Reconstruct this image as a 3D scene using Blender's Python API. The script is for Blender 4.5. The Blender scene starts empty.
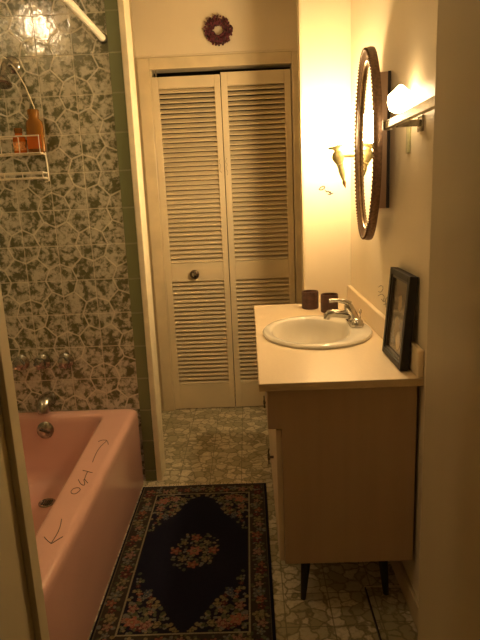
import bpy, bmesh, math, random
import numpy as np
from mathutils import Vector, Matrix
random.seed(7)
PI = math.pi
col = bpy.context.scene.collection
TOP = {}

# ------------------------------------------------------------------ materials
class NT:
    def __init__(s, name):
        s.m = bpy.data.materials.new(name); s.m.use_nodes = True
        s.t = s.m.node_tree; s.b = s.t.nodes['Principled BSDF']
    def n(s, typ, **kw):
        o = s.t.nodes.new(typ)
        for k, v in kw.items(): setattr(o, k, v)
        return o
    def put(s, sock, v):
        if isinstance(v, bpy.types.NodeSocket): s.t.links.new(v, sock)
        else: sock.default_value = v
    def math(s, op, *a):
        o = s.n('ShaderNodeMath', operation=op)
        for i, v in enumerate(a): s.put(o.inputs[i], v)
        return o.outputs[0]
    def mix(s, f, a, b):
        o = s.n('ShaderNodeMix', data_type='RGBA')
        s.put(o.inputs[0], f)
        s.put(o.inputs[6], a if isinstance(a, bpy.types.NodeSocket) else (*a, 1))
        s.put(o.inputs[7], b if isinstance(b, bpy.types.NodeSocket) else (*b, 1))
        return o.outputs[2]
    def coord(s): return s.n('ShaderNodeTexCoord').outputs['Object']
    def noise(s, vec, scale, detail=3, rough=.5, dist=0):
        o = s.n('ShaderNodeTexNoise'); s.put(o.inputs['Vector'], vec)
        o.inputs['Scale'].default_value = scale; o.inputs['Detail'].default_value = detail
        o.inputs['Roughness'].default_value = rough; o.inputs['Distortion'].default_value = dist
        return o.outputs[0], o.outputs[1]
    def ramp(s, f, lo, hi):
        o = s.n('ShaderNodeMapRange', interpolation_type='SMOOTHSTEP'); s.put(o.inputs[0], f)
        o.inputs[1].default_value = lo; o.inputs[2].default_value = hi
        return o.outputs[0]
    def bump(s, h, strength=.3, dist=.002):
        o = s.n('ShaderNodeBump'); o.inputs['Strength'].default_value = strength
        o.inputs['Distance'].default_value = dist; s.put(o.inputs['Height'], h)
        s.put(s.b.inputs['Normal'], o.outputs[0])

def mat(name, c, rough=.5, metal=0, var=.06, scale=14, bump=0, coat=0, spec=None, stretch=None):
    k = NT(name); v = k.coord()
    if stretch:
        mp = k.n('ShaderNodeMapping'); k.put(mp.inputs[0], v); mp.inputs['Scale'].default_value = stretch; v = mp.outputs[0]
    f, _ = k.noise(v, scale, 4)
    d = tuple(x * (1 - var * 2) for x in c); e = tuple(min(1, x * (1 + var)) for x in c)
    k.put(k.b.inputs['Base Color'], k.mix(k.ramp(f, .3, .7), d, e))
    k.b.inputs['Roughness'].default_value = rough; k.b.inputs['Metallic'].default_value = metal
    if coat: k.b.inputs['Coat Weight'].default_value = coat; k.b.inputs['Coat Roughness'].default_value = .1
    if bump: k.bump(f, bump)
    return k.m

def emit(name, c, s):
    k = NT(name); k.b.inputs['Base Color'].default_value = (.9, .85, .7, 1)
    k.b.inputs['Emission Color'].default_value = (*c, 1); k.b.inputs['Emission Strength'].default_value = s
    k.b.inputs['Roughness'].default_value = .4
    return k.m

def tile_pattern(name, ax, u0, v0, pu, pv, kind):
    """moulded wall tile: straight joints, octagon ribs and a mottled olive glaze"""
    k = NT(name); v = k.coord(); sx = k.n('ShaderNodeSeparateXYZ'); k.put(sx.inputs[0], v)
    nf, nc = k.noise(v, 9, 2)
    sn = k.n('ShaderNodeSeparateColor'); k.put(sn.inputs[0], nc)
    wob = lambda s_, o: k.math('ADD', s_, k.math('MULTIPLY', k.math('SUBTRACT', o, .5), .09))
    U0 = k.math('DIVIDE', k.math('SUBTRACT', sx.outputs[ax[0]], u0), pu)
    V0 = k.math('DIVIDE', k.math('SUBTRACT', sx.outputs[ax[1]], v0), pv)
    U, V = wob(U0, sn.outputs[0]), wob(V0, sn.outputs[1])
    jx, jy = k.math('PINGPONG', U0, .5), k.math('PINGPONG', V0, .5)
    jd = k.math('MINIMUM', jx, jy)
    if kind == 'wall':
        axx, ayy = k.math('PINGPONG', U, 1.0), k.math('PINGPONG', V, 1.0)
        def octa(x, y):
            a = k.math('ADD', k.math('MULTIPLY', x, .924), k.math('MULTIPLY', y, .383))
            b = k.math('ADD', k.math('MULTIPLY', x, .383), k.math('MULTIPLY', y, .924))
            return k.math('SUBTRACT', k.math('MAXIMUM', a, b), .44)
        A = octa(axx, ayy); D = octa(k.math('SUBTRACT', 1.0, axx), k.math('SUBTRACT', 1.0, ayy))
        inside = k.math('MINIMUM', A, D)
        diag = k.math('MULTIPLY', k.math('ABSOLUTE', k.math('SUBTRACT', axx, ayy)), .7)
        diag = k.math('MAXIMUM', diag, k.math('MULTIPLY', inside, -1.0))
        rib = k.math('MINIMUM', k.math('MINIMUM', k.math('ABSOLUTE', A), k.math('ABSOLUTE', D)), diag)
        line = k.math('SUBTRACT', 1.0, k.ramp(rib, .008, .034))
        joint = k.math('SUBTRACT', 1.0, k.ramp(jd, .008, .024))
        f, _ = k.noise(v, 34, 4, .62, .3)
        base = k.mix(k.ramp(f, .40, .60), (.095, .105, .05), (.52, .50, .40))
        f2, _ = k.noise(v, 60, 2); base = k.mix(k.math('MULTIPLY', k.ramp(f2, .5, .7), .35), base, (.12, .13, .07))
        c = k.mix(k.math('MULTIPLY', line, .8), base, (.66, .62, .50)); c = k.mix(k.math('MULTIPLY', joint, .7), c, (.60, .56, .44))
        k.b.inputs['Roughness'].default_value = .055; k.b.inputs['Specular IOR Level'].default_value = .9
        h = k.math('ADD', k.math('MULTIPLY', line, .6), k.math('MULTIPLY', f, .9)); h = k.math('SUBTRACT', h, joint)
        k.bump(h, .45, .003)
    elif kind == 'strip':
        joint = k.math('SUBTRACT', 1.0, k.ramp(jy, .01, .03))
        c = k.mix(k.math('MULTIPLY', joint, .55), (.17, .20, .10), (.33, .34, .22))
        k.b.inputs['Roughness'].default_value = .22; k.bump(k.math('MULTIPLY', joint, -1.0), .4, .002)
    else:
        vo = k.n('ShaderNodeTexVoronoi', feature='DISTANCE_TO_EDGE'); vc = k.n('ShaderNodeTexVoronoi')
        mv = k.n('ShaderNodeMix', data_type='VECTOR'); mv.inputs[0].default_value = .05
        n2, c2 = k.noise(v, 22, 3); k.put(mv.inputs[4], v); k.put(mv.inputs[5], c2)
        for o in (vo, vc): k.put(o.inputs['Vector'], mv.outputs[1]); o.inputs['Scale'].default_value = 23; o.inputs['Randomness'].default_value = 1
        sc = k.n('ShaderNodeSeparateColor'); k.put(sc.inputs[0], vc.outputs['Color'])
        f, _ = k.noise(v, 70, 3, .6)
        cell = k.mix(k.ramp(sc.outputs[0], .15, .85), (.33, .30, .19), (.66, .60, .45))
        cell = k.mix(k.math('MULTIPLY', k.ramp(f, .46, .62), .5), cell, (.34, .31, .19))
        line = k.math('SUBTRACT', 1.0, k.ramp(vo.outputs['Distance'], .02, .12))
        c = k.mix(k.math('MULTIPLY', line, .75), cell, (.15, .135, .075))
        joint = k.math('SUBTRACT', 1.0, k.ramp(jd, .008, .02))
        c = k.mix(k.math('MULTIPLY', joint, .7), c, (.13, .12, .07))
        k.b.inputs['Roughness'].default_value = .32
        k.bump(k.math('SUBTRACT', 1.0, k.math('MAXIMUM', line, joint)), .35, .002)
    k.put(k.b.inputs['Base Color'], c)
    return k.m

M = {}
M['cream'] = mat('cream_wall_paint', (.69, .60, .43), .42, var=.02, scale=3, bump=.03)
M['closet'] = mat('cream_door_paint', (.66, .56, .37), .38, var=.03, scale=5, bump=.03)
M['trim'] = mat('aged_trim_paint', (.62, .52, .33), .35, var=.05, scale=9)
M['jamb'] = mat('door_jamb_paint', (.50, .42, .26), .45, var=.03, scale=6, stretch=(1, 1, .1))
M['edge'] = mat('worn_white_edge_paint', (.74, .66, .47), .4, var=.05, scale=20)
M['ceil'] = mat('ceiling_paint', (.66, .60, .48), .8, var=.01)
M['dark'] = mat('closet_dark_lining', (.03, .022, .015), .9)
M['pink'] = mat('pink_bathtub_enamel', (.63, .37, .315), .16, var=.02, scale=4, coat=.4)
M['chrome'] = mat('chrome', (.58, .56, .52), .12, 1, var=.05, scale=40)
M['dullchrome'] = mat('tarnished_chrome', (.42, .40, .35), .25, 1, var=.2, scale=60)
M['dkchrome'] = mat('darkened_brass', (.12, .09, .06), .35, .8, var=.2, scale=60)
M['bronze'] = mat('bronze_beaded_frame', (.15, .085, .045), .4, .4, var=.15, scale=120, bump=.2)
M['bronzegilt'] = mat('worn_gilt_edge', (.50, .36, .20), .35, .6, var=.2, scale=70)
M['walnut'] = mat('cabinet_brown_wood', (.42, .26, .15), .4, var=.12, scale=18, stretch=(1, 1, .12))
M['mirror'] = mat('mirror_silver', (.93, .93, .90), .012, 1, var=0)
M['lam'] = mat('vanity_tan_laminate', (.42, .295, .18), .45, var=.02, scale=30, stretch=(1, 1, .06))
M['lamd'] = mat('vanity_cream_door_paint', (.62, .51, .34), .4, var=.04, scale=10)
M['counter'] = mat('cream_laminate_worktop', (.76, .62, .42), .3, var=.012, scale=90)
M['band'] = mat('worktop_edge_band', (.52, .39, .22), .35, var=.04, scale=20)
M['sink'] = mat('white_porcelain', (.74, .69, .57), .1, var=.01, coat=.3)
M['leg'] = mat('black_lacquered_leg', (.015, .014, .012), .35)
M['blackf'] = mat('black_frame_lacquer', (.008, .007, .006), .55, var=.1)
M['cup'] = mat('brown_ceramic_cup', (.085, .038, .026), .38, var=.2, scale=50)
M['wax'] = mat('candle_wax', (.25, .12, .07), .5)
M['torch'] = mat('ivory_green_torch_paint', (.42, .41, .22), .4, var=.1, scale=60, bump=.1)
M['torchtip'] = mat('brown_torch_tip', (.26, .16, .06), .4)
M['rod'] = mat('cream_shower_rod', (.84, .80, .66), .3, var=.03)
M['wire'] = mat('cream_plastic_coated_wire', (.74, .68, .52), .35, var=.06, scale=50)
M['ink'] = mat('dark_marker_ink', (.03, .02, .014), .6, var=.1)
M['wreath'] = mat('dried_burgundy_berries', (.115, .018, .028), .55, var=.5, scale=90, bump=.3)
M['leaf'] = mat('dried_grey_leaves', (.46, .36, .26), .7, var=.2, scale=50)
M['fringe'] = mat('cream_cotton_fringe', (.70, .60, .42), .9, var=.1, scale=90)
M['shade'] = emit('glowing_frosted_glass', (1.0, .69, .35), 175)
M['standin_shade'] = emit('glow_standin_shade', (1.0, .70, .38), 11)  # emission of the added stand-in lamp behind the towel bar
M['globe'] = emit('ceiling_globe_glass', (1.0, .72, .42), 60)
M['tile'] = tile_pattern('mottled_green_moulded_tile', (0, 2), -.689, 1.449, .150, .154, 'wall')
M['tilex'] = tile_pattern('mottled_green_moulded_tile_side', (1, 2), 2.46, 1.449, .150, .154, 'wall')
M['strip'] = tile_pattern('plain_olive_border_tile', (0, 2), -.6, 1.449, .5, .155, 'strip')
M['floor'] = tile_pattern('pebble_pattern_floor_tile', (0, 1), -.38, 1.5, .150, .150, 'floor')

def glassmat(name, c, rough=.05, trans=.75):
    k = NT(name); f, _ = k.noise(k.coord(), 30, 2)
    k.put(k.b.inputs['Base Color'], k.mix(f, c, tuple(x * .8 for x in c)))
    k.b.inputs['Roughness'].default_value = rough; k.b.inputs['Transmission Weight'].default_value = trans
    k.b.inputs['IOR'].default_value = 1.45
    return k.m
M['amber'] = glassmat('amber_plastic', (.46, .20, .03), .12, .55)
M['amber2'] = glassmat('orange_soap_bottle_plastic', (.85, .20, .02), .15, .35)
M['label'] = mat('orange_bottle_label', (.80, .34, .10), .5, var=.3, scale=90)
M['cap'] = mat('brown_bottle_cap', (.36, .20, .09), .4)
M['acry'] = mat('brushed_chrome_bar', (.66, .62, .54), .22, 1, var=.15, scale=60, stretch=(1, .05, 1))

# ------------------------------------------------------------------ mesh helpers
class MB:
    def __init__(s): s.v = []; s.f = []
    def add(s, vs, fs):
        b = len(s.v); s.v += [tuple(p) for p in vs]; s.f += [tuple(i + b for i in f) for f in fs]; return s
    def box(s, x0, x1, y0, y1, z0, z1, xf=None):
        vs = [Vector((x, y, z)) for x in (x0, x1) for y in (y0, y1) for z in (z0, z1)]
        if xf: vs = [xf(p) for p in vs]
        return s.add(vs, [(0, 1, 3, 2), (4, 6, 7, 5), (0, 4, 5, 1), (2, 3, 7, 6), (0, 2, 6, 4), (1, 5, 7, 3)])
    def loops(s, rings, cap0=True, cap1=True, closed=False):
        n = len(rings[0]); vs = [p for r in rings for p in r]; fs = []
        R = len(rings)
        for i in range(R if closed else R - 1):
            a, b = i * n, ((i + 1) % R) * n
            for j in range(n):
                k = (j + 1) % n; fs.append((a + j, a + k, b + k, b + j))
        if not closed:
            if cap0: fs.append(tuple(range(n))[::-1])
            if cap1: fs.append(tuple((R - 1) * n + j for j in range(n)))
        return s.add(vs, fs)
    def lathe(s, prof, c=(0, 0, 0), d=(0, 0, 1), n=24, cap0=True, cap1=True):
        d = Vector(d).normalized(); q = d.to_track_quat('Z', 'Y'); c = Vector(c)
        rings = [[c + q @ Vector((r * math.cos(2 * PI * j / n), r * math.sin(2 * PI * j / n), z)) for j in range(n)] for r, z in prof]
        return s.loops(rings, cap0, cap1)
    def tube(s, pts, r, n=10, closed=False):
        pts = [Vector(p) for p in pts]; rr = r if isinstance(r, (list, tuple)) else [r] * len(pts)
        rings = []; N = len(pts); up = None
        for i, p in enumerate(pts):
            a = pts[(i - 1) % N] if (closed or i) else p; b = pts[(i + 1) % N] if (closed or i < N - 1) else p
            t = (b - a).normalized()
            if up is None:
                up = Vector((0, 0, 1)) if abs(t.z) < .9 else Vector((1, 0, 0))
            sd = t.cross(up).normalized(); up = sd.cross(t).normalized()
            rings.append([p + (sd * math.cos(2 * PI * j / n) + up * math.sin(2 * PI * j / n)) * rr[i] for j in range(n)])
        return s.loops(rings, closed=closed)
    def sph(s, c, r, n=10, sc=(1, 1, 1)):
        rings = [[(c[0] + sc[0] * r * math.sin(PI * i / n) * math.cos(2 * PI * j / n), c[1] + sc[1] * r * math.sin(PI * i / n) * math.sin(2 * PI * j / n),
                   c[2] - sc[2] * r * math.cos(PI * i / n)) for j in range(n)] for i in range(n + 1)]
        rings[0] = [(c[0] + 1e-5 * math.cos(2 * PI * j / n), c[1] + 1e-5 * math.sin(2 * PI * j / n), c[2] - sc[2] * r) for j in range(n)]
        rings[-1] = [(c[0] + 1e-5 * math.cos(2 * PI * j / n), c[1] + 1e-5 * math.sin(2 * PI * j / n), c[2] + sc[2] * r) for j in range(n)]
        return s.loops(rings)
    def build(s, name, m, parent=None, bevel=0, smooth=False, seg=2):
        me = bpy.data.meshes.new(name); me.from_pydata(s.v, [], s.f); me.update()
        bm = bmesh.new(); bm.from_mesh(me); bmesh.ops.recalc_face_normals(bm, faces=bm.faces); bm.to_mesh(me); bm.free()
        me.materials.append(m)
        o = bpy.data.objects.new(name, me); col.objects.link(o)
        if parent is not None:
            o.parent = parent
            if parent.type == 'EMPTY' and not parent.parent: o.matrix_parent_inverse = Matrix.Translation(-parent.location) if not any(parent.rotation_euler) else (Matrix.Translation(parent.location) @ parent.rotation_euler.to_matrix().to_4x4()).inverted()
        if smooth:
            me.polygons.foreach_set('use_smooth', [True] * len(me.polygons))
            me.set_sharp_from_angle(angle=math.radians(40))
        if bevel:
            b = o.modifiers.new('bevel', 'BEVEL'); b.width = bevel; b.segments = seg; b.limit_method = 'ANGLE'; b.harden_normals = False
        return o
def box(name, m, b, parent=None, bevel=.002, kind=None):
    o = MB().box(*b).build(name, m, parent, bevel)
    if kind: o['kind'] = kind
    return o
def tag(o, label, cat=None, group=None, kind=None):
    o['label'] = label
    if cat: o['category'] = cat
    if group: o['group'] = group
    if kind: o['kind'] = kind
    return o
def thing(name, loc, label, cat, group=None):
    o = bpy.data.objects.new(name, None); o.location = loc; o.empty_display_size = .05; col.objects.link(o)
    return tag(o, label, cat, group)
def S(name, m, b, parent=None, bevel=.0015): return box(name, m, b, parent, bevel, kind=None if parent else 'structure')
def strokes(name, polys, place, parent, label, w=.0017, h=.0009):
    """hand-drawn marker lines as thin ink on the surface"""
    mb = MB()
    for p in polys:
        q = [Vector(place(*a)) for a in p]
        # smooth once
        if len(q) > 2:
            r = [q[0]]
            for i in range(len(q) - 1):
                r += [q[i].lerp(q[i + 1], .25), q[i].lerp(q[i + 1], .75)]
            q = r + [q[-1]]
        mb.tube(q, w / 2, 6)
    o = mb.build(name, M['ink'], parent); o['label'] = label
    return o

# ------------------------------------------------------------------ room shell
WX = .48; YB = 2.66; YC = 3.36; YT = 2.46; ZC = 2.42
S('floor', M['floor'], (-1.55, .75, -.9, 4.1, -.05, 0), bevel=0)
S('ceiling', M['ceil'], (-1.55, .75, -.9, 4.1, ZC, ZC + .05), bevel=0)
S('wall_right', M['cream'], (WX, WX + .1, 1.05, 4.1, 0, ZC), bevel=0)
rw = bpy.data.objects['wall_right']
S('wall_back', M['cream'], (.262, WX, YB, YB + .09, 0, ZC), bevel=.001)
wb = bpy.data.objects['wall_back']
S('wall_left', M['tilex'], (-1.50, -1.392, 1.05, YT + .1, 0, ZC), bevel=0)
# tiled plumbing wall with plain olive border column and painted edge board
S('wall_shower', M['tile'], (-1.50, -.541, YT, YT + .10, 0, ZC), bevel=0)
S('wall_shower_border', M['strip'], (-.541, -.487, YT - .004, YT + .10, 0, ZC), bevel=.002)
S('trim_1', M['edge'], (-.487, -.460, YT - .010, YT + .11, 0, ZC), bevel=.004)
S('wall_alcove', M['cream'], (-.70, -.607, YT + .11, 4.1, 0, ZC), bevel=0)
# closet wall: header, side strips
hd = MB(); hd.box(-.607, .275, YC, YC + .1, 2.026, ZC); hd.box(-.607, -.516, YC, YC + .1, 0, 2.026); hd.box(.275, WX, YC, YC + .1, 0, ZC)
o = hd.build('wall_closet', M['cream']); o['kind'] = 'structure'
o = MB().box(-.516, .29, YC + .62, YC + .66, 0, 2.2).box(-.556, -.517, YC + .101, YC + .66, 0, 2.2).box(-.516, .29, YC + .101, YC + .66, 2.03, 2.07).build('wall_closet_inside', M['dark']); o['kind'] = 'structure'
cs = MB(); y0 = YC - .018
cs.box(-.584, -.516, y0, YC, 0, 2.086); cs.box(.275, .338, y0, YC, 0, 2.086)
cs.box(-.516, .275, y0, YC, 2.024, 2.086)
o = cs.build('trim_2', M['trim'], None, .004); o['kind'] = 'structure'
S('trim_3', M['trim'], (-.516, -.508, YC, YC + .09, 0, 2.024), bevel=.001)
S('trim_4', M['trim'], (-.607, -.590, YC - .012, YC, 2.09, ZC), bevel=.002)
S('trim_5', M['cream'], (-.590, WX, YC - .006, YC, 2.086, 2.098), bevel=.002)
S('trim_6', M['trim'], (.254, .2615, YB - .001, YB + .09, 0, ZC), bevel=.002)
# doorway the camera looks through
JL, JR = -.486, .336
S('wall_door_left', M['jamb'], (-1.50, JL - .001, .74, 1.05, 0, ZC), bevel=0)
S('wall_door_right', M['jamb'], (JR, .75, .74, 1.05, 0, ZC), bevel=.001)
S('trim_7', M['jamb'], (JL - .001, JL + .013, 1.005, 1.045, 0, ZC), bevel=.0015)
S('trim_8', M['jamb'], (JR + .016, JR + .095, .726, .74, 0, ZC), bevel=.003)
# hall behind the camera
S('wall_hall_left', M['cream'], (-1.55, -1.50, -.9, .74, 0, ZC), bevel=0)
S('wall_hall_right', M['cream'], (.75, .80, -.9, .74, 0, ZC), bevel=0)
S('wall_hall_back', M['cream'], (-1.55, .80, -.95, -.9, 0, ZC), bevel=0)
S('baseboard_right', M['jamb'], (WX - .012, WX, 1.05, YB, 0, .085), bevel=.003)

# ------------------------------------------------------------------ louvred bifold doors
def bifold(name, x0, x1, ztop, knobx, label):
    d = bpy.data.objects.new(name, None); d.location = ((x0 + x1) / 2, YC + .03, 0); col.objects.link(d)
    d['kind'] = 'structure'; d['label'] = label
    yf, yk = YC + .004, YC + .034; sw = .034 if x0 < -.2 else .036
    zz = [(.004, .165), (.822, .934), (1.925, ztop)]
    fr = MB(); fr.box(x0, x0 + sw, yf, yk, .003, ztop); fr.box(x1 - sw, x1, yf, yk, .003, ztop)
    for a, b in zz: fr.box(x0 + sw, x1 - sw, yf + .001, yk - .001, a, b)
    fr.build('door_frame', M['closet'], d, .0025)
    for a, b in ((.165, .822), (.934, 1.925)):
        n = round((b - a) / .0268); st = (b - a) / n; sl = MB()
        for i in range(n):
            zc = a + (i + .5) * st
            R = Matrix.Rotation(math.radians(38), 4, 'X')
            c = Vector(((x0 + x1) / 2, YC + .020, zc))
            sl.box(-(x1 - x0) / 2 + sw, (x1 - x0) / 2 - sw, -.0165, .0165, -.0032, .0032, lambda p: c + (R @ p))
        sl.build('louvre_panel', M['closet'], d, .0012)
    return d
dl = bifold('door_1', -.510, -.127, 1.988, 0, 'left louvred bifold closet panel with round knob on its middle rail')
dr = bifold('door_2', -.123, .270, 1.998, 0, 'right louvred bifold closet panel partly hidden behind the vanity')
k = MB().lathe([(.010, 0), (.010, .012), (.027, .016), (.028, .024), (.022, .030), (.012, .032)], (-.334, YC + .005, .868), (0, -1, 0), 24)
k = k.build('knob', M['dkchrome'], dl, smooth=True); k['label'] = 'dark round knob with bright centre'
MB().lathe([(.015, 0), (.014, .004), (.006, .006)], (-.334, YC - .026, .868), (0, -1, 0), 16).build('knob_cap', M['chrome'], k, smooth=True)
MB().lathe([(.004, 0), (.004, .04)], (-.487, YC + .02, 1.986), (0, 0, 1), 10).build('pivot_pin', M['chrome'], dl)
D1 = [[(-.1467, 1.532), (-.1574, 1.5095), (-.1438, 1.495), (-.1548, 1.4677), (-.1411, 1.4532)]]
D2 = [[(-.1083, 1.5349), (-.119, 1.5124), (-.1053, 1.498), (-.1184, 1.4754), (-.1049, 1.4563), (-.1106, 1.438)]]
strokes('marker_writing', D1, lambda x, z: (x, YC + .0035, z), dl, 'small dark marker scribble on the right stile')
strokes('marker_writing', D2, lambda x, z: (x, YC + .0035, z), dr, 'small dark marker scribble on the left stile')

# ------------------------------------------------------------------ wreath
wr = thing('wreath', (-.122, YC, 2.207), 'small round wreath of dark red dried berries above the closet', 'wreath')
b = MB(); rnd = random.Random(3)
for i in range(330):
    a = rnd.uniform(0, 2 * PI); rr = .052 + rnd.uniform(-.024, .024); yy = YC - .018 - rnd.uniform(-.010, .014)
    b.sph((-.122 + rr * math.cos(a), yy, 2.207 + rr * math.sin(a)), rnd.uniform(.0048, .0078), 6)
b.build('berries', M['wreath'], wr, smooth=True)['kind'] = 'stuff'
MB().tube([(-.122 + .05 * math.cos(a), YC - .012, 2.207 + .05 * math.sin(a)) for a in np.linspace(0, 2 * PI, 28)[:-1]], .011, 8, True).build('ring', M['wreath'], wr, smooth=True)
lf = MB()
for a, r, w in ((1.9, .078, 0), (2.3, .080, .4), (2.6, .078, -.3), (2.95, .076, .2), (1.55, .076, .3)):
    c = Vector((-.122 + r * math.cos(a), YC - .006, 2.207 + r * math.sin(a))); t = Vector((math.cos(a + w), -.2, math.sin(a + w))); s_ = Vector((-math.sin(a + w), .1, math.cos(a + w)))
    pts = [(-.02, 0), (-.008, .008), (.006, .008), (.018, 0), (.006, -.008), (-.008, -.008)]
    lf.loops([[c + t * u + s_ * v + Vector((0, e, 0)) for u, v in pts] for e in (-.0012, .0012)])
lf.build('leaves', M['leaf'], wr)['label'] = 'pale dried leaves at the upper left'

# ------------------------------------------------------------------ bathtub
def rrect(x0, x1, y0, y1, r, z, n=8, skew=0):
    pts = []
    for cx, cy, a0 in ((x1 - r, y1 - r, 0), (x0 + r, y1 - r, PI / 2), (x0 + r, y0 + r, PI), (x1 - r, y0 + r, 1.5 * PI)):
        for i in range(n + 1):
            a = a0 + PI / 2 * i / n; x = cx + r * math.cos(a); y = cy + r * math.sin(a)
            if skew and x > (x0 + x1) / 2: x += skew * (y1 - y) / (y1 - y0)
            pts.append((x, y, z))
    return pts
tub = thing('bathtub', (-.97, 1.78, 0), 'pink enamel bathtub along the left wall under the patterned tiles', 'bathtub')
X0, X1, Y0, Y1, H = -1.388, -.548, 1.06, 2.455, .382
def skewed(ins, z, r, dz=0):
    return rrect(-1.275 + ins, -.690 - ins, 1.24 + ins * 1.6, 2.385 - ins * .9, r, z, skew=.035)
rg = [rrect(X0, X1, Y0, Y1, .02, 0), rrect(X0, X1, Y0, Y1, .02, .05), rrect(X0, X1, Y0, Y1, .02, .20), rrect(X0, X1, Y0, Y1, .022, .34)]
for a in range(1, 7):
    t = a / 6 * PI / 2; q = .030 * (1 - math.cos(t)); rg.append(rrect(X0 + q, X1 - q, Y0 + q, Y1 - q, .024, .352 + .030 * math.sin(t)))
rg += [rrect(X0 + .06, X1 - .06, Y0 + .06, Y1 - .045, .04, .382)]
rg += [skewed(-.014, .382, .075), skewed(-.006, .3805, .072), skewed(0, .376, .070), skewed(.006, .366, .070), skewed(.012, .34, .072), skewed(.030, .24, .085), skewed(.045, .14, .10), skewed(.062, .092, .11), skewed(.09, .070, .12), skewed(.13, .062, .12), skewed(.20, .058, .06)]
t = MB().loops(rg, cap0=False).build('basin', M['pink'], tub, smooth=True)
# overflow plate on the sloping end, drain
ovc = Vector((-.960, 2.3685, .318))
ov = MB().lathe([(.039, 0), (.039, .004), (.032, .009), (.006, .010)], ovc, (0, -1, .16), 28).build('overflow_plate', M['dullchrome'], tub, smooth=True)
lv = MB().box(-.022, .022, -.004, .004, 0, .008, lambda p: ovc + Vector((0, -.010, 0)) + Matrix.Rotation(.35, 3, 'Y') @ Vector((p.x, -p.z, p.y)))
lv.build('trip_lever', M['dkchrome'], ov, .001)
for sx in (-.02, .02): MB().sph((ovc.x + sx, ovc.y - .011, ovc.z - sx * .3), .004, 8).build('screw', M['dkchrome'], ov, smooth=True)
dn = MB().lathe([(.036, 0), (.036, .003), (.032, .005), (.026, .003), (.004, .002)], (-.918, 2.180, .0600), (0, 0, 1), 28).build('drain', M['dullchrome'], tub, smooth=True)
s_ = MB()
for i in range(-2, 3): s_.box(-.918 + i * .009 - .0025, -.918 + i * .009 + .0025, 2.180 - .02, 2.180 + .02, .0632, .0642)
s_.build('strainer_slots', M['blackf'], dn)
TUBW = [[(-0.6125, 1.9051), (-0.6185, 1.9718), (-0.6178, 2.0311), (-0.6043, 2.0869)], [(-0.6373, 2.0837), (-0.6223, 2.0981), (-0.6057, 2.0929)], [(-0.6057, 2.0929), (-0.5967, 2.0766), (-0.5893, 2.0532)], [(-0.6263, 1.7126), (-0.6296, 1.6979), (-0.6221, 1.6828), (-0.6102, 1.6781), (-0.6028, 1.6882), (-0.5987, 1.7054), (-0.606, 1.7182), (-0.618, 1.7203), (-0.6263, 1.7126)], [(-0.6278, 1.7775), (-0.6102, 1.7449), (-0.5959, 1.7327), (-0.5948, 1.7439), (-0.6084, 1.7763), (-0.6039, 1.776), (-0.5861, 1.749)], [(-0.6308, 1.8439), (-0.5902, 1.8227)], [(-0.6104, 1.8333), (-0.6094, 1.8059), (-0.6054, 1.7761)], [(-0.607, 1.5332), (-0.5986, 1.4975), (-0.5946, 1.4572), (-0.5968, 1.4113)], [(-0.6289, 1.4427), (-0.6116, 1.4228), (-0.5957, 1.4083)], [(-0.5957, 1.4083), (-0.5849, 1.4244), (-0.5733, 1.4409)]]
pl = lambda x, y: (x, y, .3822)
strokes('marker_word', TUBW[3:7], pl, tub, 'hand-drawn word OUT on the tub rim', w=.0026)
strokes('marker_arrow', TUBW[:3], pl, tub, 'drawn arrow pointing to the tap end', w=.0026)
strokes('marker_arrow', TUBW[7:], pl, tub, 'drawn arrow pointing to the near end', w=.0026)

# ------------------------------------------------------------------ tub spout and handles
sp = thing('tub_spout', (-.972, YT, .43), 'chrome bath spout on the tiled wall just above the tub rim', 'spout')
MB().lathe([(.035, 0), (.034, .010), (.028, .016)], (-.960, YT, .436), (0, -1, 0), 20).build('flange', M['dullchrome'], sp, smooth=True)
pp = [(0, .0, .436), (0, -.025, .440), (0, -.050, .440), (0, -.072, .434), (0, -.088, .418), (0, -.092, .400)]
MB().tube([(-.960, YT + a[1], a[2]) for a in pp], [.030, .034, .035, .033, .029, .024], 16).build('spout_body', M['dullchrome'], sp, smooth=True)
hl = ('leftmost of three chrome tap handles on the tiled wall, above the tub', 'middle chrome tap handle on the tiled wall, above the spout', 'rightmost of three chrome tap handles on the tiled wall above the tub')
for i, x in enumerate((-1.066, -.968, -.860)):
    h = thing('tap_handle', (x, YT, .617), hl[i], 'tap', 'tap handles above the tub')
    MB().lathe([(.036, 0), (.035, .006), (.022, .015), (.012, .018)], (x, YT + .001, .617), (0, -1, 0), 24).build('escutcheon', M['dullchrome'], h, smooth=True)
    kb = MB(); rings = []
    for r, z in ((.010, .016), (.012, .022), (.023, .028), (.026, .038), (.024, .050), (.014, .055), (.003, .056)):
        rings.append([(x + r * (1 + .12 * math.cos(5 * a)) * math.cos(a + i * .7), YT - z, .617 + r * (1 + .12 * math.cos(5 * a)) * math.sin(a + i * .7)) for a in np.linspace(0, 2 * PI, 41)[:-1]])
    kb.loops(rings).build('knob', M['dullchrome'], h, smooth=True)

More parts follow.
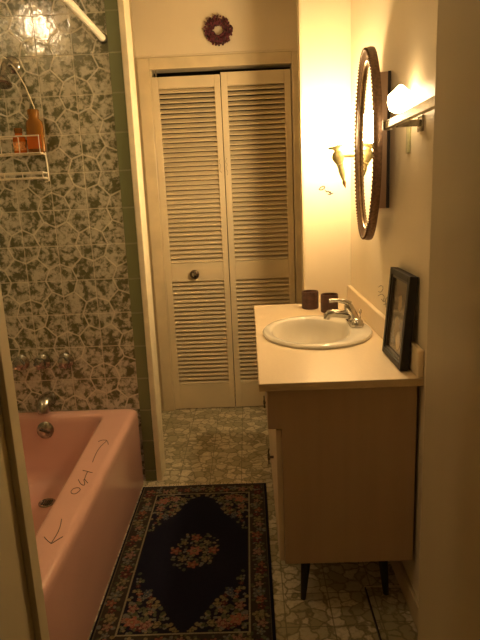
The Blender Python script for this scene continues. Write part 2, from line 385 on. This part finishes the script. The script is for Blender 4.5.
# ------------------------------------------------------------------ shower arm, head, rod, caddy, bottles
sh = thing('shower_fixture', (-.945, YT, 1.885), 'chrome shower arm and head high on the tiled wall', 'shower')
MB().lathe([(.036, 0), (.034, .006), (.022, .014), (.013, .018)], (-.945, YT, 1.885), (0, -1, 0), 28).build('flange', M['dullchrome'], sh, smooth=True)
MB().tube([(-.943, YT - .01, 1.885), (-.941, YT - .045, 1.886), (-.939, YT - .075, 1.878), (-.938, YT - .098, 1.858), (-.938, YT - .110, 1.832)], .012, 12).build('arm', M['dullchrome'], sh, smooth=True)
MB().lathe([(.012, -.006), (.015, .004), (.015, .014), (.020, .020), (.032, .040), (.034, .048), (.028, .052)], (-.938, YT - .110, 1.832), (0, -.35, -.94), 24).build('spray_head', M['dullchrome'], sh, smooth=True)
rod = thing('shower_curtain_rod', (-.560, YT, 1.965), 'cream shower curtain rod running forward from the tiled wall over the tub edge', 'curtain rod')
MB().lathe([(.0135, 0), (.0135, YT - 1.056)], (-.560, YT - .004, 1.968), (0, -1, 0), 20).build('rod', M['rod'], rod, smooth=True)
for y, s in ((YT, -1), (1.05, 1)): MB().lathe([(.021, 0), (.021, .005), (.016, .014)], (-.560, y, 1.968), (0, s, 0), 20).build('flange', M['dullchrome'], rod, smooth=True)

cd = thing('shower_caddy', (-.957, YT - .06, 1.42), 'cream wire shower caddy with two baskets hanging from the shower arm', 'caddy')
cx = -.957; w = .0028
fr = MB()
for s in (-1, 1):
    fr.tube([(cx + s * a, YT - .012 - e, z) for a, z, e in ((.008, 1.902, .03), (.032, 1.868, .012), (.062, 1.80, 0), (.088, 1.72, 0), (.105, 1.64, 0), (.113, 1.56, 0), (.116, 1.48, 0), (.116, 1.418, 0), (.098, 1.414, 0))], w, 8)
fr.tube([(cx - .008, YT - .042, 1.902), (cx, YT - .044, 1.906), (cx + .008, YT - .042, 1.902)], w, 8)
fr.build('hanger_frame', M['wire'], cd, smooth=True)
def basket(z0, z1, nm):
    bk = MB(); yb, yf = YT - .014, YT - .092
    for z in (z0, z1): bk.tube([(cx - .113, yb, z), (cx - .120, yf, z), (cx + .122, yf, z), (cx + .113, yb, z)], w, 8, True)
    for x in np.linspace(-.10, .10, 9): bk.tube([(cx + x, yb, z0), (cx + x, yf, z0)], .0014, 6)
    for x in (-.119, -.0375, .0375, .121): bk.tube([(cx + x, yf, z0), (cx + x, yf, z1)], .0018, 6)
    bk.build(nm, M['wire'], cd, smooth=True)
basket(1.528, 1.596, 'basket'); basket(1.430, 1.452, 'basket')
def bottle(x, y, z, r, h, neck, m, label, capm, sc=.6, lab=True):
    t = thing('bottle', (x, y, z), label, 'bottle')
    bd = MB(); rings = []
    for f, q in ((0, .86), (.02, 1), (.62, 1), (.72, .93), (.80, .55), (.84, neck / r), (.88, neck / r)):
        rings.append([(x + r * q * math.cos(a), y + (r * q * sc if f < .8 else r * q) * math.sin(a), z + f * h) for a in np.linspace(0, 2 * PI, 29)[:-1]])
    bd.loops(rings).build('body', m, t, smooth=True)
    MB().lathe([(neck + .002, 0), (neck + .003, .02), (neck + .001, h * .13)], (x, y, z + h * .87), (0, 0, 1), 20).build('cap', capm, t, smooth=True)
    if lab:
        rings = [[(x + (r + .0006) * math.cos(a), y + (r * sc + .0006) * math.sin(a), z + f * h) for a in np.linspace(0, 2 * PI, 29)[:-1]] for f in (.12, .5)]
        MB().loops(rings, False, False).build('label', M['label'], t, smooth=True)
bottle(-.928, YT - .060, 1.5315, .026, .090, .014, M['amber2'], 'short orange bottle in the upper caddy basket', M['amber'])
bottle(-.858, YT - .060, 1.5315, .036, .168, .021, M['amber'], 'taller amber bottle with brown top in the upper caddy basket', M['amber'], lab=False)
MB().box(-.887, -.829, YT - .0845, YT - .083, 1.545, 1.60).build('label', M['amber2'], [o for o in col.objects if o.name == 'bottle.001'][0])

# ------------------------------------------------------------------ vanity
vn = thing('vanity_cabinet', (.26, 2.08, 0), 'tan laminate vanity cabinet on black legs against the right wall', 'cabinet')
bd = MB()
prof = [(.075, .196), (.075, .650), (.035, .650), (.035, .775), (.470, .775), (.470, .196)]
for ya, yb in ((1.540, 1.556), (2.624, 2.640)): bd.loops([[(x, y, z) for x, z in prof] for y in (ya, yb)])
bd.box(.035, .053, 1.556, 2.624, .650, .775); bd.box(.075, .462, 1.556, 2.624, .196, .212); bd.box(.450, .462, 1.556, 2.624, .212, .775); bd.box(.075, .090, 2.080, 2.098, .226, .650)
bd.build('body', M['lam'], vn, .0015)
for a, b, hy in ((1.552, 2.085, 1.83), (2.093, 2.632, 2.36)):
    d = MB().box(.058, .0745, a, b, .200, .642).build('door', M['lamd'], vn, .002); d['label'] = 'cream painted door facing the tub'
    hd = MB(); hd.box(.038, .043, hy - .004, hy + .004, .390, .448); hd.box(.043, .058, hy - .003, hy + .003, .412, .420); hd.box(.036, .045, hy - .016, hy + .016, .413, .421)
    hd.build('handle', M['dkchrome'], d, .001)
for x, y, dx, dy in ((.155, 1.66, -.02, -.035), (.40, 1.66, .012, -.035), (.155, 2.54, -.02, .035), (.40, 2.54, .012, .035)):
    MB().lathe([(.009, 0), (.020, .193), (.020, .195)], (x + dx, y + dy, 0), (-dx, -dy, .195), 16).build('leg', M['leg'], vn, smooth=True)
# worktop with oval cut-out
ct = thing('countertop', (.25, 2.09, .776), 'cream laminate worktop with backsplash on the vanity', 'countertop')
SX, SY = .246, 2.088; n = 64
def ell(cx, cy, rx, ry, z, n=n): return [(cx + rx * math.cos(2 * PI * j / n), cy + ry * math.sin(2 * PI * j / n), z) for j in range(n)]
def rectring(x0, x1, y0, y1, z):
    out = []
    for j in range(n):
        a = 2 * PI * j / n; dx, dy = math.cos(a) * .20, math.sin(a) * .25
        tt = min((x1 - SX) / dx if dx > 1e-9 else 9e9, (x0 - SX) / dx if dx < -1e-9 else 9e9, (y1 - SY) / dy if dy > 1e-9 else 9e9, (y0 - SY) / dy if dy < -1e-9 else 9e9)
        out.append([SX + dx * tt, SY + dy * tt, z])
    for cxx, cyy in ((x0, y0), (x0, y1), (x1, y0), (x1, y1)):
        k = min(range(n), key=lambda j: (out[j][0] - cxx) ** 2 + (out[j][1] - cyy) ** 2); out[k][0] = cxx; out[k][1] = cyy
    return [tuple(p) for p in out]
top = MB(); bx = (.015, WX, 1.517, YB)
top.loops([ell(SX, SY, .185, .225, .777), rectring(*bx, .777), rectring(*bx, .800), ell(SX, SY, .185, .225, .800)], closed=True)
top.build('worktop', M['counter'], ct)
ed = MB(); ed.box(.0125, .0150, 1.5145, YB, .777, .7995); ed.box(.0125, WX, 1.5145, 1.517, .777, .7995); ed.build('edge_band', M['band'], ct, .0005)
MB().box(WX - .018, WX, 1.517, YB, .800, .882).build('backsplash', M['counter'], ct, .004)
# sink
sk = thing('sink', (SX, SY, .80), 'white oval drop-in sink in the worktop', 'sink')
BXc = .222
rg = [ell(SX, SY, .176, .216, .778), ell(SX, SY, .200, .240, .8003), ell(SX, SY, .2065, .2455, .802), ell(SX, SY, .207, .246, .807), ell(SX, SY, .2035, .2425, .812), ell(SX - .003, SY, .196, .235, .8145),
      ell(BXc, SY, .158, .213, .8135), ell(BXc, SY, .151, .206, .811), ell(BXc, SY, .146, .200, .805), ell(BXc, SY, .139, .192, .78), ell(BXc, SY, .126, .175, .735), ell(BXc, SY, .10, .14, .695), ell(BXc, SY, .06, .085, .672), ell(BXc, SY, .022, .022, .666)]
lo = [ell(BXc, SY, .028, .028, .655), ell(BXc, SY, .07, .095, .662), ell(BXc, SY, .11, .15, .685), ell(BXc, SY, .136, .187, .73), ell(BXc + .002, SY, .149, .202, .776)]
MB().loops(lo + rg).build('bowl', M['sink'], sk, smooth=True)
MB().lathe([(.021, 0), (.021, .003), (.012, .005), (.003, .004)], (BXc, SY, .6655), (0, 0, 1), 20).build('drain', M['chrome'], sk, smooth=True)
# faucet
fc = thing('faucet', (.402, 2.16, .812), 'chrome lever faucet on the wall side of the sink', 'faucet')
fb = MB(); rings = []
for r, z in ((.027, .8125), (.028, .820), (.024, .828), (.016, .832)):
    rings.append([(.402 + r * math.cos(a) * .95, 2.150 + r * math.sin(a) + (.048 if math.sin(a) > 0 else -.048), z) for a in np.linspace(0, 2 * PI, 33)[:-1]])
fb.loops(rings).build('base_plate', M['chrome'], fc, smooth=True)
MB().lathe([(.026, 0), (.027, .006), (.023, .018), (.014, .027), (.003, .030)], (.402, 2.098, .818), (0, 0, 1), 24).build('base_dome', M['chrome'], fc, smooth=True)
MB().tube([(.404, 2.150, .820), (.398, 2.150, .840), (.388, 2.150, .862), (.378, 2.150, .882), (.372, 2.150, .893)], [.022, .020, .0195, .019, .013], 16).build('body', M['chrome'], fc, smooth=True)
MB().tube([(.398, 2.150, .845), (.365, 2.150, .853), (.325, 2.150, .858), (.302, 2.150, .858), (.294, 2.150, .850), (.293, 2.150, .836)], [.018, .017, .0155, .015, .0145, .0135], 14).build('spout', M['chrome'], fc, smooth=True)
MB().tube([(.385, 2.150, .892), (.365, 2.150, .903), (.335, 2.150, .909), (.302, 2.150, .908)], [.012, .010, .007, .0085], 12).build('lever', M['chrome'], fc, smooth=True)
MB().lathe([(.0025, 0), (.0025, .03), (.006, .034), (.006, .044), (.002, .048)], (.425, 2.150, .823), (0, 0, 1), 12).build('lift_rod', M['chrome'], fc, smooth=True)
# cups
for x, y, lb in ((.272, 2.545, 'brown cylindrical candle cup, the left of two behind the sink'), (.347, 2.450, 'brown cylindrical candle cup, the right of two, partly behind the faucet')):
    c = thing('candle_cup', (x, y, .80), lb, 'candle', 'brown candle cups behind the sink')
    MB().lathe([(.036, .0005), (.039, .004), (.039, .076), (.037, .080), (.034, .080), (.034, .062), (.002, .062)], (x, y, .80), (0, 0, 1), 32).build('cup', M['cup'], c, smooth=True)
    MB().lathe([(.0335, .0622), (.0335, .066), (.002, .067)], (x, y, .80), (0, 0, 1), 28).build('wax', M['wax'], c, smooth=True)
# black picture frame leaning on the wall
pf = thing('picture_frame', (.444, 1.688, .80), 'black picture frame leaning on the wall at the near end of the worktop', 'picture frame')
ln = .024 / .28; A = math.atan(ln)
def lean(p): # p: x depth (0 front, + to wall), y along, z up
    R = Matrix.Rotation(A, 3, 'Y'); q = R @ Vector((p.x, 0, p.z)); return Vector((.4275 + q.x, 1.5765 + p.y, .8025 + q.z))
W_, H_, D_, F_ = .222, .280, .025, .020
f = MB()
f.box(0, D_, 0, F_, 0, H_, lean); f.box(0, D_, W_ - F_, W_, 0, H_, lean); f.box(0, D_, F_, W_ - F_, 0, F_, lean); f.box(0, D_, F_, W_ - F_, H_ - F_, H_, lean)
f.build('frame', M['blackf'], pf, .0015)
f = MB(); g = .028
f.box(.004, .02, F_, g, F_, H_ - F_, lean); f.box(.004, .02, W_ - g, W_ - F_, F_, H_ - F_, lean); f.box(.004, .02, g, W_ - g, F_, g, lean); f.box(.004, .02, g, W_ - g, H_ - g, H_ - F_, lean)
f.build('inner_lip', mat('frame_lip', (.05, .038, .026), .45), pf, .0008)
def picmat():
    k = NT('dark_old_print'); sx = k.n('ShaderNodeSeparateXYZ'); v = k.coord(); k.put(sx.inputs[0], v)
    f, _ = k.noise(v, 16, 3, .6); f2, _ = k.noise(v, 45, 3, .6)
    def blob(y, z, ry, rz):
        a = k.math('POWER', k.math('DIVIDE', k.math('SUBTRACT', sx.outputs[1], y), ry), 2.0)
        b = k.math('POWER', k.math('DIVIDE', k.math('SUBTRACT', sx.outputs[2], z), rz), 2.0)
        d = k.math('ADD', k.math('ADD', a, b), k.math('MULTIPLY', k.math('SUBTRACT', f2, .5), 1.6))
        return k.math('SUBTRACT', 1.0, k.ramp(d, .5, 1.2))
    c = k.mix(f, (.03, .024, .018), (.11, .08, .05))
    for a in ((1.68, .985, .022, .028, (.26, .18, .10)), (1.69, .905, .042, .04, (.20, .14, .08)), (1.665, .868, .026, .030, (.36, .27, .17)), (1.735, .90, .02, .05, (.10, .06, .035)), (1.70, 1.02, .03, .015, (.12, .05, .03))):
        c = k.mix(blob(*a[:4]), c, a[4])
    k.put(k.b.inputs['Base Color'], c); k.b.inputs['Roughness'].default_value = .25
    k.b.inputs['Coat Weight'].default_value = .25
    return k.m
MB().box(.010, .018, g - .002, W_ - g + .002, g - .002, H_ - g + .002, lean).build('picture', picmat(), pf)

# ------------------------------------------------------------------ medicine cabinet with oval mirror
mc = thing('mirror_cabinet', (WX, 2.03, 1.47), 'oval mirror in a bronze beaded frame on a shallow brown wall cabinet', 'mirror')
MB().box(.446, WX, 1.955, 2.135, 1.262, 1.697).build('cabinet_body', M['walnut'], mc, .002)
MB().box(.472, WX, 1.946, 1.9545, 1.262, 1.697).build('dark_edge_strip', M['dark'], mc, .0005)  # thin near-black strip along the cabinet's wall edge
CY, CZ, NE, TL = 2.040, 1.470, 96, .012
def fring(rx, rz, x): return [(x + TL * rx * math.cos(2 * PI * j / NE), CY + rx * math.cos(2 * PI * j / NE), CZ + rz * math.sin(2 * PI * j / NE)) for j in range(NE)]
RY, RZ = .176, .319
prof = [(.4395, -.004), (.438, .002), (.428, .003), (.418, .001), (.412, -.004), (.411, -.010), (.415, -.015), (.416, -.022), (.419, -.028), (.423, -.034), (.422, -.038), (.4265, -.043), (.4395, -.044)]
MB().loops([fring(RY + d, RZ + d, x) for x, d in prof], closed=True).build('mirror_frame', M['bronze'], mc, smooth=True)
fro = [o for o in col.objects if o.name == 'mirror_frame'][0]
bd = MB(); nb = 130
for j in range(nb):
    a = 2 * PI * j / nb; bd.sph((.4115 + TL * RY * math.cos(a), CY + (RY - .004) * math.cos(a), CZ + (RZ - .004) * math.sin(a)), .0044, 6)
bd.build('beading', M['bronze'], fro, smooth=True)
MB().tube([(.4215 + TL * RY * math.cos(a), CY + (RY - .038) * math.cos(a), CZ + (RZ - .038) * math.sin(a)) for a in np.linspace(0, 2 * PI, 73)[:-1]], .003, 8, True).build('inner_beading', M['bronzegilt'], fro, smooth=True)
MB().loops([fring(RY - .041, RZ - .041, .4265), fring(RY - .041, RZ - .041, .432)]).build('mirror_glass', M['mirror'], mc)

# ------------------------------------------------------------------ torch sconce
sc = thing('wall_sconce', (WX, 2.35, 1.46), 'cream torch-shaped sconce with glowing glass shade beyond the mirror', 'sconce')
TX, TY = .362, 2.350
ax = Vector((.040, 0, -.165)).normalized(); c0 = Vector((TX, TY, 1.500))
MB().lathe([(.034, 0), (.034, .006), (.022, .012), (.010, .014)], (WX, TY, 1.462), (-1, 0, 0), 24).build('back_plate', M['torch'], sc, smooth=True)
MB().tube([(WX - .01, TY, 1.462), (.44, TY, 1.462), (.40, TY, 1.463), (.372, TY, 1.464)], [.010, .009, .009, .011], 12).build('arm', M['torch'], sc, smooth=True)
pr = [(.026, -.006), (.031, -.001), (.030, .005), (.018, .009), (.0105, .013), (.0105, .019), (.018, .025), (.0245, .037), (.0245, .047), (.018, .062), (.0125, .071), (.015, .075), (.0125, .079), (.011, .087), (.0125, .098), (.010, .118), (.006, .136), (.0045, .140)]
MB().lathe(pr, c0, ax, 24).build('torch_body', M['torch'], sc, smooth=True)
MB().lathe([(.0045, .139), (.008, .146), (.0075, .152), (.001, .170)], c0, ax, 16).build('tip', M['torchtip'], sc, smooth=True)
MB().lathe([(.018, .002), (.034, .022), (.041, .050), (.037, .085), (.027, .115), (.012, .128), (.002, .130)], (TX - .002, TY, 1.499), (0, 0, 1), 24).build('glass_shade', M['shade'], sc, smooth=True)

# stand-in lamp added for the bright glow behind the towel bar, source unclear
wl = thing('glow_standin', (WX, 1.70, 1.53), 'small lamp-shaped stand-in for the bright glow behind the towel bar, near the mirror cabinet', 'stand-in lamp')
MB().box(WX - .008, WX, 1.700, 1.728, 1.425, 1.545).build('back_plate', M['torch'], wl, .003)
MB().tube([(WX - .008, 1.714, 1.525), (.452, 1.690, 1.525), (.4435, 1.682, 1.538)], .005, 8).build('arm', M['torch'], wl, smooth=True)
MB().lathe([(.016, 0), (.030, .008), (.036, .03), (.034, .048), (.020, .060), (.005, .074)], (.4425, 1.682, 1.535), (0, 0, 1), 24).build('glass_shade', M['standin_shade'], wl, smooth=True)

# ------------------------------------------------------------------ towel bar
tb = thing('towel_bar', (WX, 1.45, 1.50), 'square chrome towel bar on the right wall beside the mirror', 'towel bar')
MB().box(.392, .410, 1.14, 1.652, 1.490, 1.511).build('bar', M['acry'], tb, .0015)
for y in (1.600, 1.19):
    br = MB(); br.box(.411, WX - .006, y - .009, y + .009, 1.488, 1.506); br.box(WX - .007, WX, y - .02, y + .02, 1.474, 1.516)
    br.build('bracket', M['dullchrome'], tb, .0015)
MB().box(.388, .414, 1.652, 1.668, 1.486, 1.515).build('end_cap', M['chrome'], tb, .0015)
MB().box(.388, .414, 1.130, 1.140, 1.486, 1.515).build('end_cap', M['chrome'], tb, .0015)

# ------------------------------------------------------------------ handwriting on the walls
WALLW = [[(0.332, 1.3322), (0.3408, 1.3431), (0.3513, 1.3478), (0.3599, 1.3451), (0.3579, 1.3377), (0.3478, 1.3316), (0.3358, 1.3311)], [(0.3622, 1.3286), (0.3683, 1.3204), (0.3765, 1.3243), (0.3827, 1.3151), (0.3884, 1.3167)], [(0.3731, 1.3108), (0.3836, 1.3085), (0.3971, 1.3145)], [(0.3827, 1.323), (0.3884, 1.3111)]]
strokes('marker_writing', WALLW, lambda x, z: (x, YB - .0004, z), wb, 'hand-drawn word Out below the sconce', w=.0055)
RWW = [[(2.0846, 0.9664), (2.0392, 0.9821), (2.0047, 0.9757), (2.0481, 0.952), (2.0838, 0.9499)], [(2.0902, 0.932), (2.0272, 0.9516), (1.9864, 0.9469), (2.0121, 0.9259)], [(2.0364, 0.9295), (1.9918, 0.9258), (1.9541, 0.9528), (1.9286, 0.9498)], [(2.0014, 0.9159), (1.9464, 0.9307)], [(1.9726, 0.9359), (1.9647, 0.9136)]]
strokes('marker_writing', RWW, lambda y, z: (WX - .0004, y, z), rw, 'faint marker scribble behind the picture frame', w=.0016)

# ------------------------------------------------------------------ rug
RX0, RX1, RY0, RY1 = -.542, .036, 1.395, 2.385
NX, NY = 290, 496
gx = np.linspace(RX0, RX1, NX); gy = np.linspace(RY0, RY1, NY)
GX, GY = np.meshgrid(gx, gy); rs = np.random.RandomState(5)
navy = np.array((.010, .011, .028)); C_ = np.tile(navy, (NY, NX, 1)) * 1.0
cxr, cyr = (RX0 + RX1) / 2, (RY0 + RY1) / 2
dx = np.minimum(GX - RX0, RX1 - GX); dy = np.minimum(GY - RY0, RY1 - GY); de = np.minimum(dx, dy)
def paint(mask, c, a=1.0):
    C_[mask] = C_[mask] * (1 - a) + np.array(c) * a
paint((de > .013) & (de < .077), (.050, .042, .034))
paint((de > .077) & (de < .0835), (.34, .30, .19))
paint((de > .010) & (de < .013), (.16, .13, .08))
def spot(x, y, r, f):
    i0, i1 = np.searchsorted(gx, x - r), np.searchsorted(gx, x + r); j0, j1 = np.searchsorted(gy, y - r), np.searchsorted(gy, y + r)
    sub = (slice(j0, j1), slice(i0, i1)); X = GX[sub] - x; Y = GY[sub] - y; rr = np.hypot(X, Y); th = np.arctan2(Y, X); f(C_[sub], rr, th)
def flower(x, y, r, c, c2=None, petals=5, ph=0):
    c = np.array(c); c2 = np.array(c2 if c2 is not None else c * .45)
    def f(S_, rr, th):
        e = r * (.80 + .20 * np.cos(petals * th + ph)); m = rr < e; S_[m] = c
        m = (rr < e) & (rr > e * .68) & (np.cos(petals * th + ph) < -.2); S_[m] = c2
        m = (rr < e * .62) & (rr > e * .48); S_[m] = c2
        m = rr < e * .22; S_[m] = np.array((.30, .24, .12))
    spot(x, y, r * 1.05, f)
def leaf(x, y, r, ang, c):
    def f(S_, rr, th):
        m = rr < r * np.maximum(0, np.cos(th - ang)) ** 2; S_[m] = c
    spot(x, y, r * 1.05, f)
rose = (.34, .125, .085); pink = (.36, .20, .15); tan = (.27, .22, .12); blue = (.10, .12, .15); sage = (.13, .14, .085); wine = (.15, .045, .045); grey = (.20, .20, .17)
G = (sage, tan, (.09, .10, .06), grey)
def bouquet(x, y, sx, sy, n, spread, seed, big=.022):
    q = random.Random(seed)
    for i in range(n * 5):
        u, v = abs(q.gauss(0, .55)) * spread[0], abs(q.gauss(0, .55)) * spread[1]
        if u / spread[0] + v / spread[1] > 1.05: continue
        a = q.uniform(0, 2 * PI); c = q.choice(G); rr_ = q.uniform(.010, .019)
        leaf(x + sx * u, y + sy * v, rr_, a if sx * sy > 0 else PI - a, c)
    for i in range(n):
        u, v = q.uniform(0, 1) * spread[0], q.uniform(0, 1) * spread[1]
        if u / spread[0] + v / spread[1] > 1.0: continue
        flower(x + sx * u, y + sy * v, q.uniform(.009, .017), q.choice((rose, pink, tan, blue, wine, grey)), petals=q.choice((4, 5, 6)))
    flower(x + sx * .030, y + sy * .045, big, rose, (.42, .22, .15)); flower(x + sx * .075, y + sy * .028, big * .8, pink, wine); flower(x + sx * .022, y + sy * .105, big * .75, pink, wine)
ins = .090
for sx, x in ((1, RX0 + ins), (-1, RX1 - ins)):
    for sy, y in ((1, RY0 + ins), (-1, RY1 - ins)):
        bouquet(x, y, sx, sy, 46, (.185, .27), 11, .027)
# medallion
q = random.Random(4)
for i in range(150):
    a = q.uniform(0, 2 * PI); r = q.uniform(.03, .104); leaf(cxr + r * .9 * math.cos(a), cyr + r * 1.12 * math.sin(a), q.uniform(.010, .018), q.uniform(0, 2 * PI), q.choice(G))
for i in range(8):
    a = i * PI / 4; r = .072 if i % 2 == 0 else .062
    flower(cxr + r * math.cos(a), cyr + r * 1.15 * math.sin(a), .023 if i % 2 == 0 else .016, (rose, tan)[i % 2], petals=5)
flower(cxr, cyr, .030, rose, (.42, .2, .14), 6); flower(cxr, cyr, .013, tan)
# border flowers
def bord(x, y, i):
    for k in range(5):
        a = q.uniform(0, 2 * PI); leaf(x + .016 * math.cos(a), y + .016 * math.sin(a), q.uniform(.010, .017), a + q.uniform(-.6, .6), q.choice(G))
    flower(x + q.uniform(-.005, .005), y, (.023, .015, .019)[i % 3], (rose, grey, pink, tan, wine)[i % 5], petals=5)
nxb, nyb = 14, 25
for i in range(nxb + 1):
    x = RX0 + .045 + i * (RX1 - RX0 - .09) / nxb
    for y in (RY0 + .045, RY1 - .045): bord(x, y + q.uniform(-.01, .01), i)
for i in range(1, nyb):
    y = RY0 + .045 + i * (RY1 - RY0 - .09) / nyb
    for x in (RX0 + .045, RX1 - .045): bord(x + q.uniform(-.01, .01), y, i)
m_ = (de > .0775) & (de < .083); C_[m_] = (.34, .30, .19)
m_ = (de < .010); C_[m_] = navy
C_ *= .62
C_ *= (1 + rs.uniform(-.25, .25, (NY, NX, 1)))
rug = thing('rug', (cxr, cyr, 0), 'navy floral rug with a cream inner border lying beside the tub', 'rug')
zz = .009 + .0012 * np.sin(GX * 9) * np.sin(GY * 7) + rs.uniform(0, .0007, GX.shape)
edge = (de < 1e-6); zz[edge] = .002
vs = np.stack([GX, GY, zz], -1).reshape(-1, 3)
idx = np.arange(NX * NY).reshape(NY, NX)
fs = np.stack([idx[:-1, :-1], idx[:-1, 1:], idx[1:, 1:], idx[1:, :-1]], -1).reshape(-1, 4)
me = bpy.data.meshes.new('pile'); me.from_pydata(vs.tolist(), [], fs.tolist())
at = me.color_attributes.new('dye', 'FLOAT_COLOR', 'POINT')
at.data.foreach_set('color', np.concatenate([C_.reshape(-1, 3), np.ones((NX * NY, 1))], 1).astype('f').ravel())
kk = NT('woven_rug_pile'); ca = kk.n('ShaderNodeVertexColor', layer_name='dye'); kk.put(kk.b.inputs['Base Color'], ca.outputs[0]); kk.b.inputs['Roughness'].default_value = .95
kk.b.inputs['Specular IOR Level'].default_value = .15
nf, _ = kk.noise(kk.coord(), 600, 2); kk.bump(nf, .5, .002)
me.materials.append(kk.m)
po = bpy.data.objects.new('pile', me); col.objects.link(po); po.parent = rug; po.matrix_parent_inverse = Matrix.Translation(-rug.location)
MB().box(RX0 + .001, RX1 - .001, RY0 + .001, RY1 - .001, .0003, .0065).build('backing', mat('rug_backing', (.03, .03, .05), .95), rug)
q = random.Random(9)
for yy, s in ((RY1, 1), (RY0, -1)):
    fg = MB(); x = RX0 + .004
    while x < RX1 - .003:
        l = q.uniform(.018, .036); a = q.gauss(0, .008)
        fg.tube([(x, yy - s * .003, .006), (x + a * .4, yy + s * l * .4, .0045), (x + a, yy + s * l, .0022)], [.0016, .0016, .0011], 5); x += q.uniform(.003, .006)
    fg.build('fringe', M['fringe'], rug, smooth=True)['kind'] = 'stuff'

# loose floor panel by the wall
lp = thing('loose_floor_panel', (.41, 1.48, 0), 'x', 'floor panel')
MB().box(.352, WX - .014, 1.30, 1.660, .0003, .010).build('panel', M['floor'], lp, .001)
MB().box(.3465, .3515, 1.30, 1.660, .0003, .0105).build('edge_strip', M['leg'], lp, .0005)
MB().box(.3465, WX - .014, 1.6605, 1.664, .0003, .0105).build('edge_strip', M['edge'], lp, .0005)
tag(lp, 'loose piece of tile-patterned flooring lying by the right wall under the vanity end', 'floor panel')

# ceiling lamp over the tub (seen in the photo as its glint on the tiles and the rod's shadow)
LX, LY = -1.23, 1.22
cl = thing('ceiling_lamp', (LX, LY, ZC), 'round ceiling lamp above the tub, outside the frame', 'ceiling lamp')
MB().lathe([(.075, 0), (.075, .018), (.05, .026)], (LX, LY, ZC), (0, 0, -1), 28).build('base', M['chrome'], cl, smooth=True)
MB().lathe([(.024, .024), (.034, .036), (.039, .054), (.034, .072), (.020, .084), (.003, .089)], (LX, LY, ZC), (0, 0, -1), 28).build('glass_globe', M['globe'], cl, smooth=True)

# ------------------------------------------------------------------ camera, world, view
cam = bpy.data.cameras.new('camera'); co = bpy.data.objects.new('camera', cam); col.objects.link(co)
X = Vector((0.9990131657976792, 0.012189536723593943, -0.04270959795365482))   # camera right in world
Yd = Vector((-0.03896151346610949, -0.2211530234137758, -0.974460538299718))  # camera down in world
Zf = Vector((-0.021323579233535107, 0.9751629378875154, -0.22045985924712247))
R = Matrix((X, -Yd, -Zf)).transposed()
co.matrix_world = Matrix.Translation((0, 0, 1.332)) @ R.to_4x4()
cam.sensor_fit = 'VERTICAL'; cam.sensor_height = 24; cam.lens = 24 * 560 / 640; cam.clip_start = .02
sc_ = bpy.context.scene; sc_.camera = co
w = bpy.data.worlds.new('world'); w.use_nodes = True; w.node_tree.nodes['Background'].inputs[0].default_value = (.9, .75, .5, 1); w.node_tree.nodes['Background'].inputs[1].default_value = .02
sc_.world = w
sc_.view_settings.view_transform = 'Standard'; sc_.view_settings.look = 'None'; sc_.view_settings.exposure = 1.2; sc_.view_settings.gamma = 1
sc_.view_settings.use_curve_mapping = False
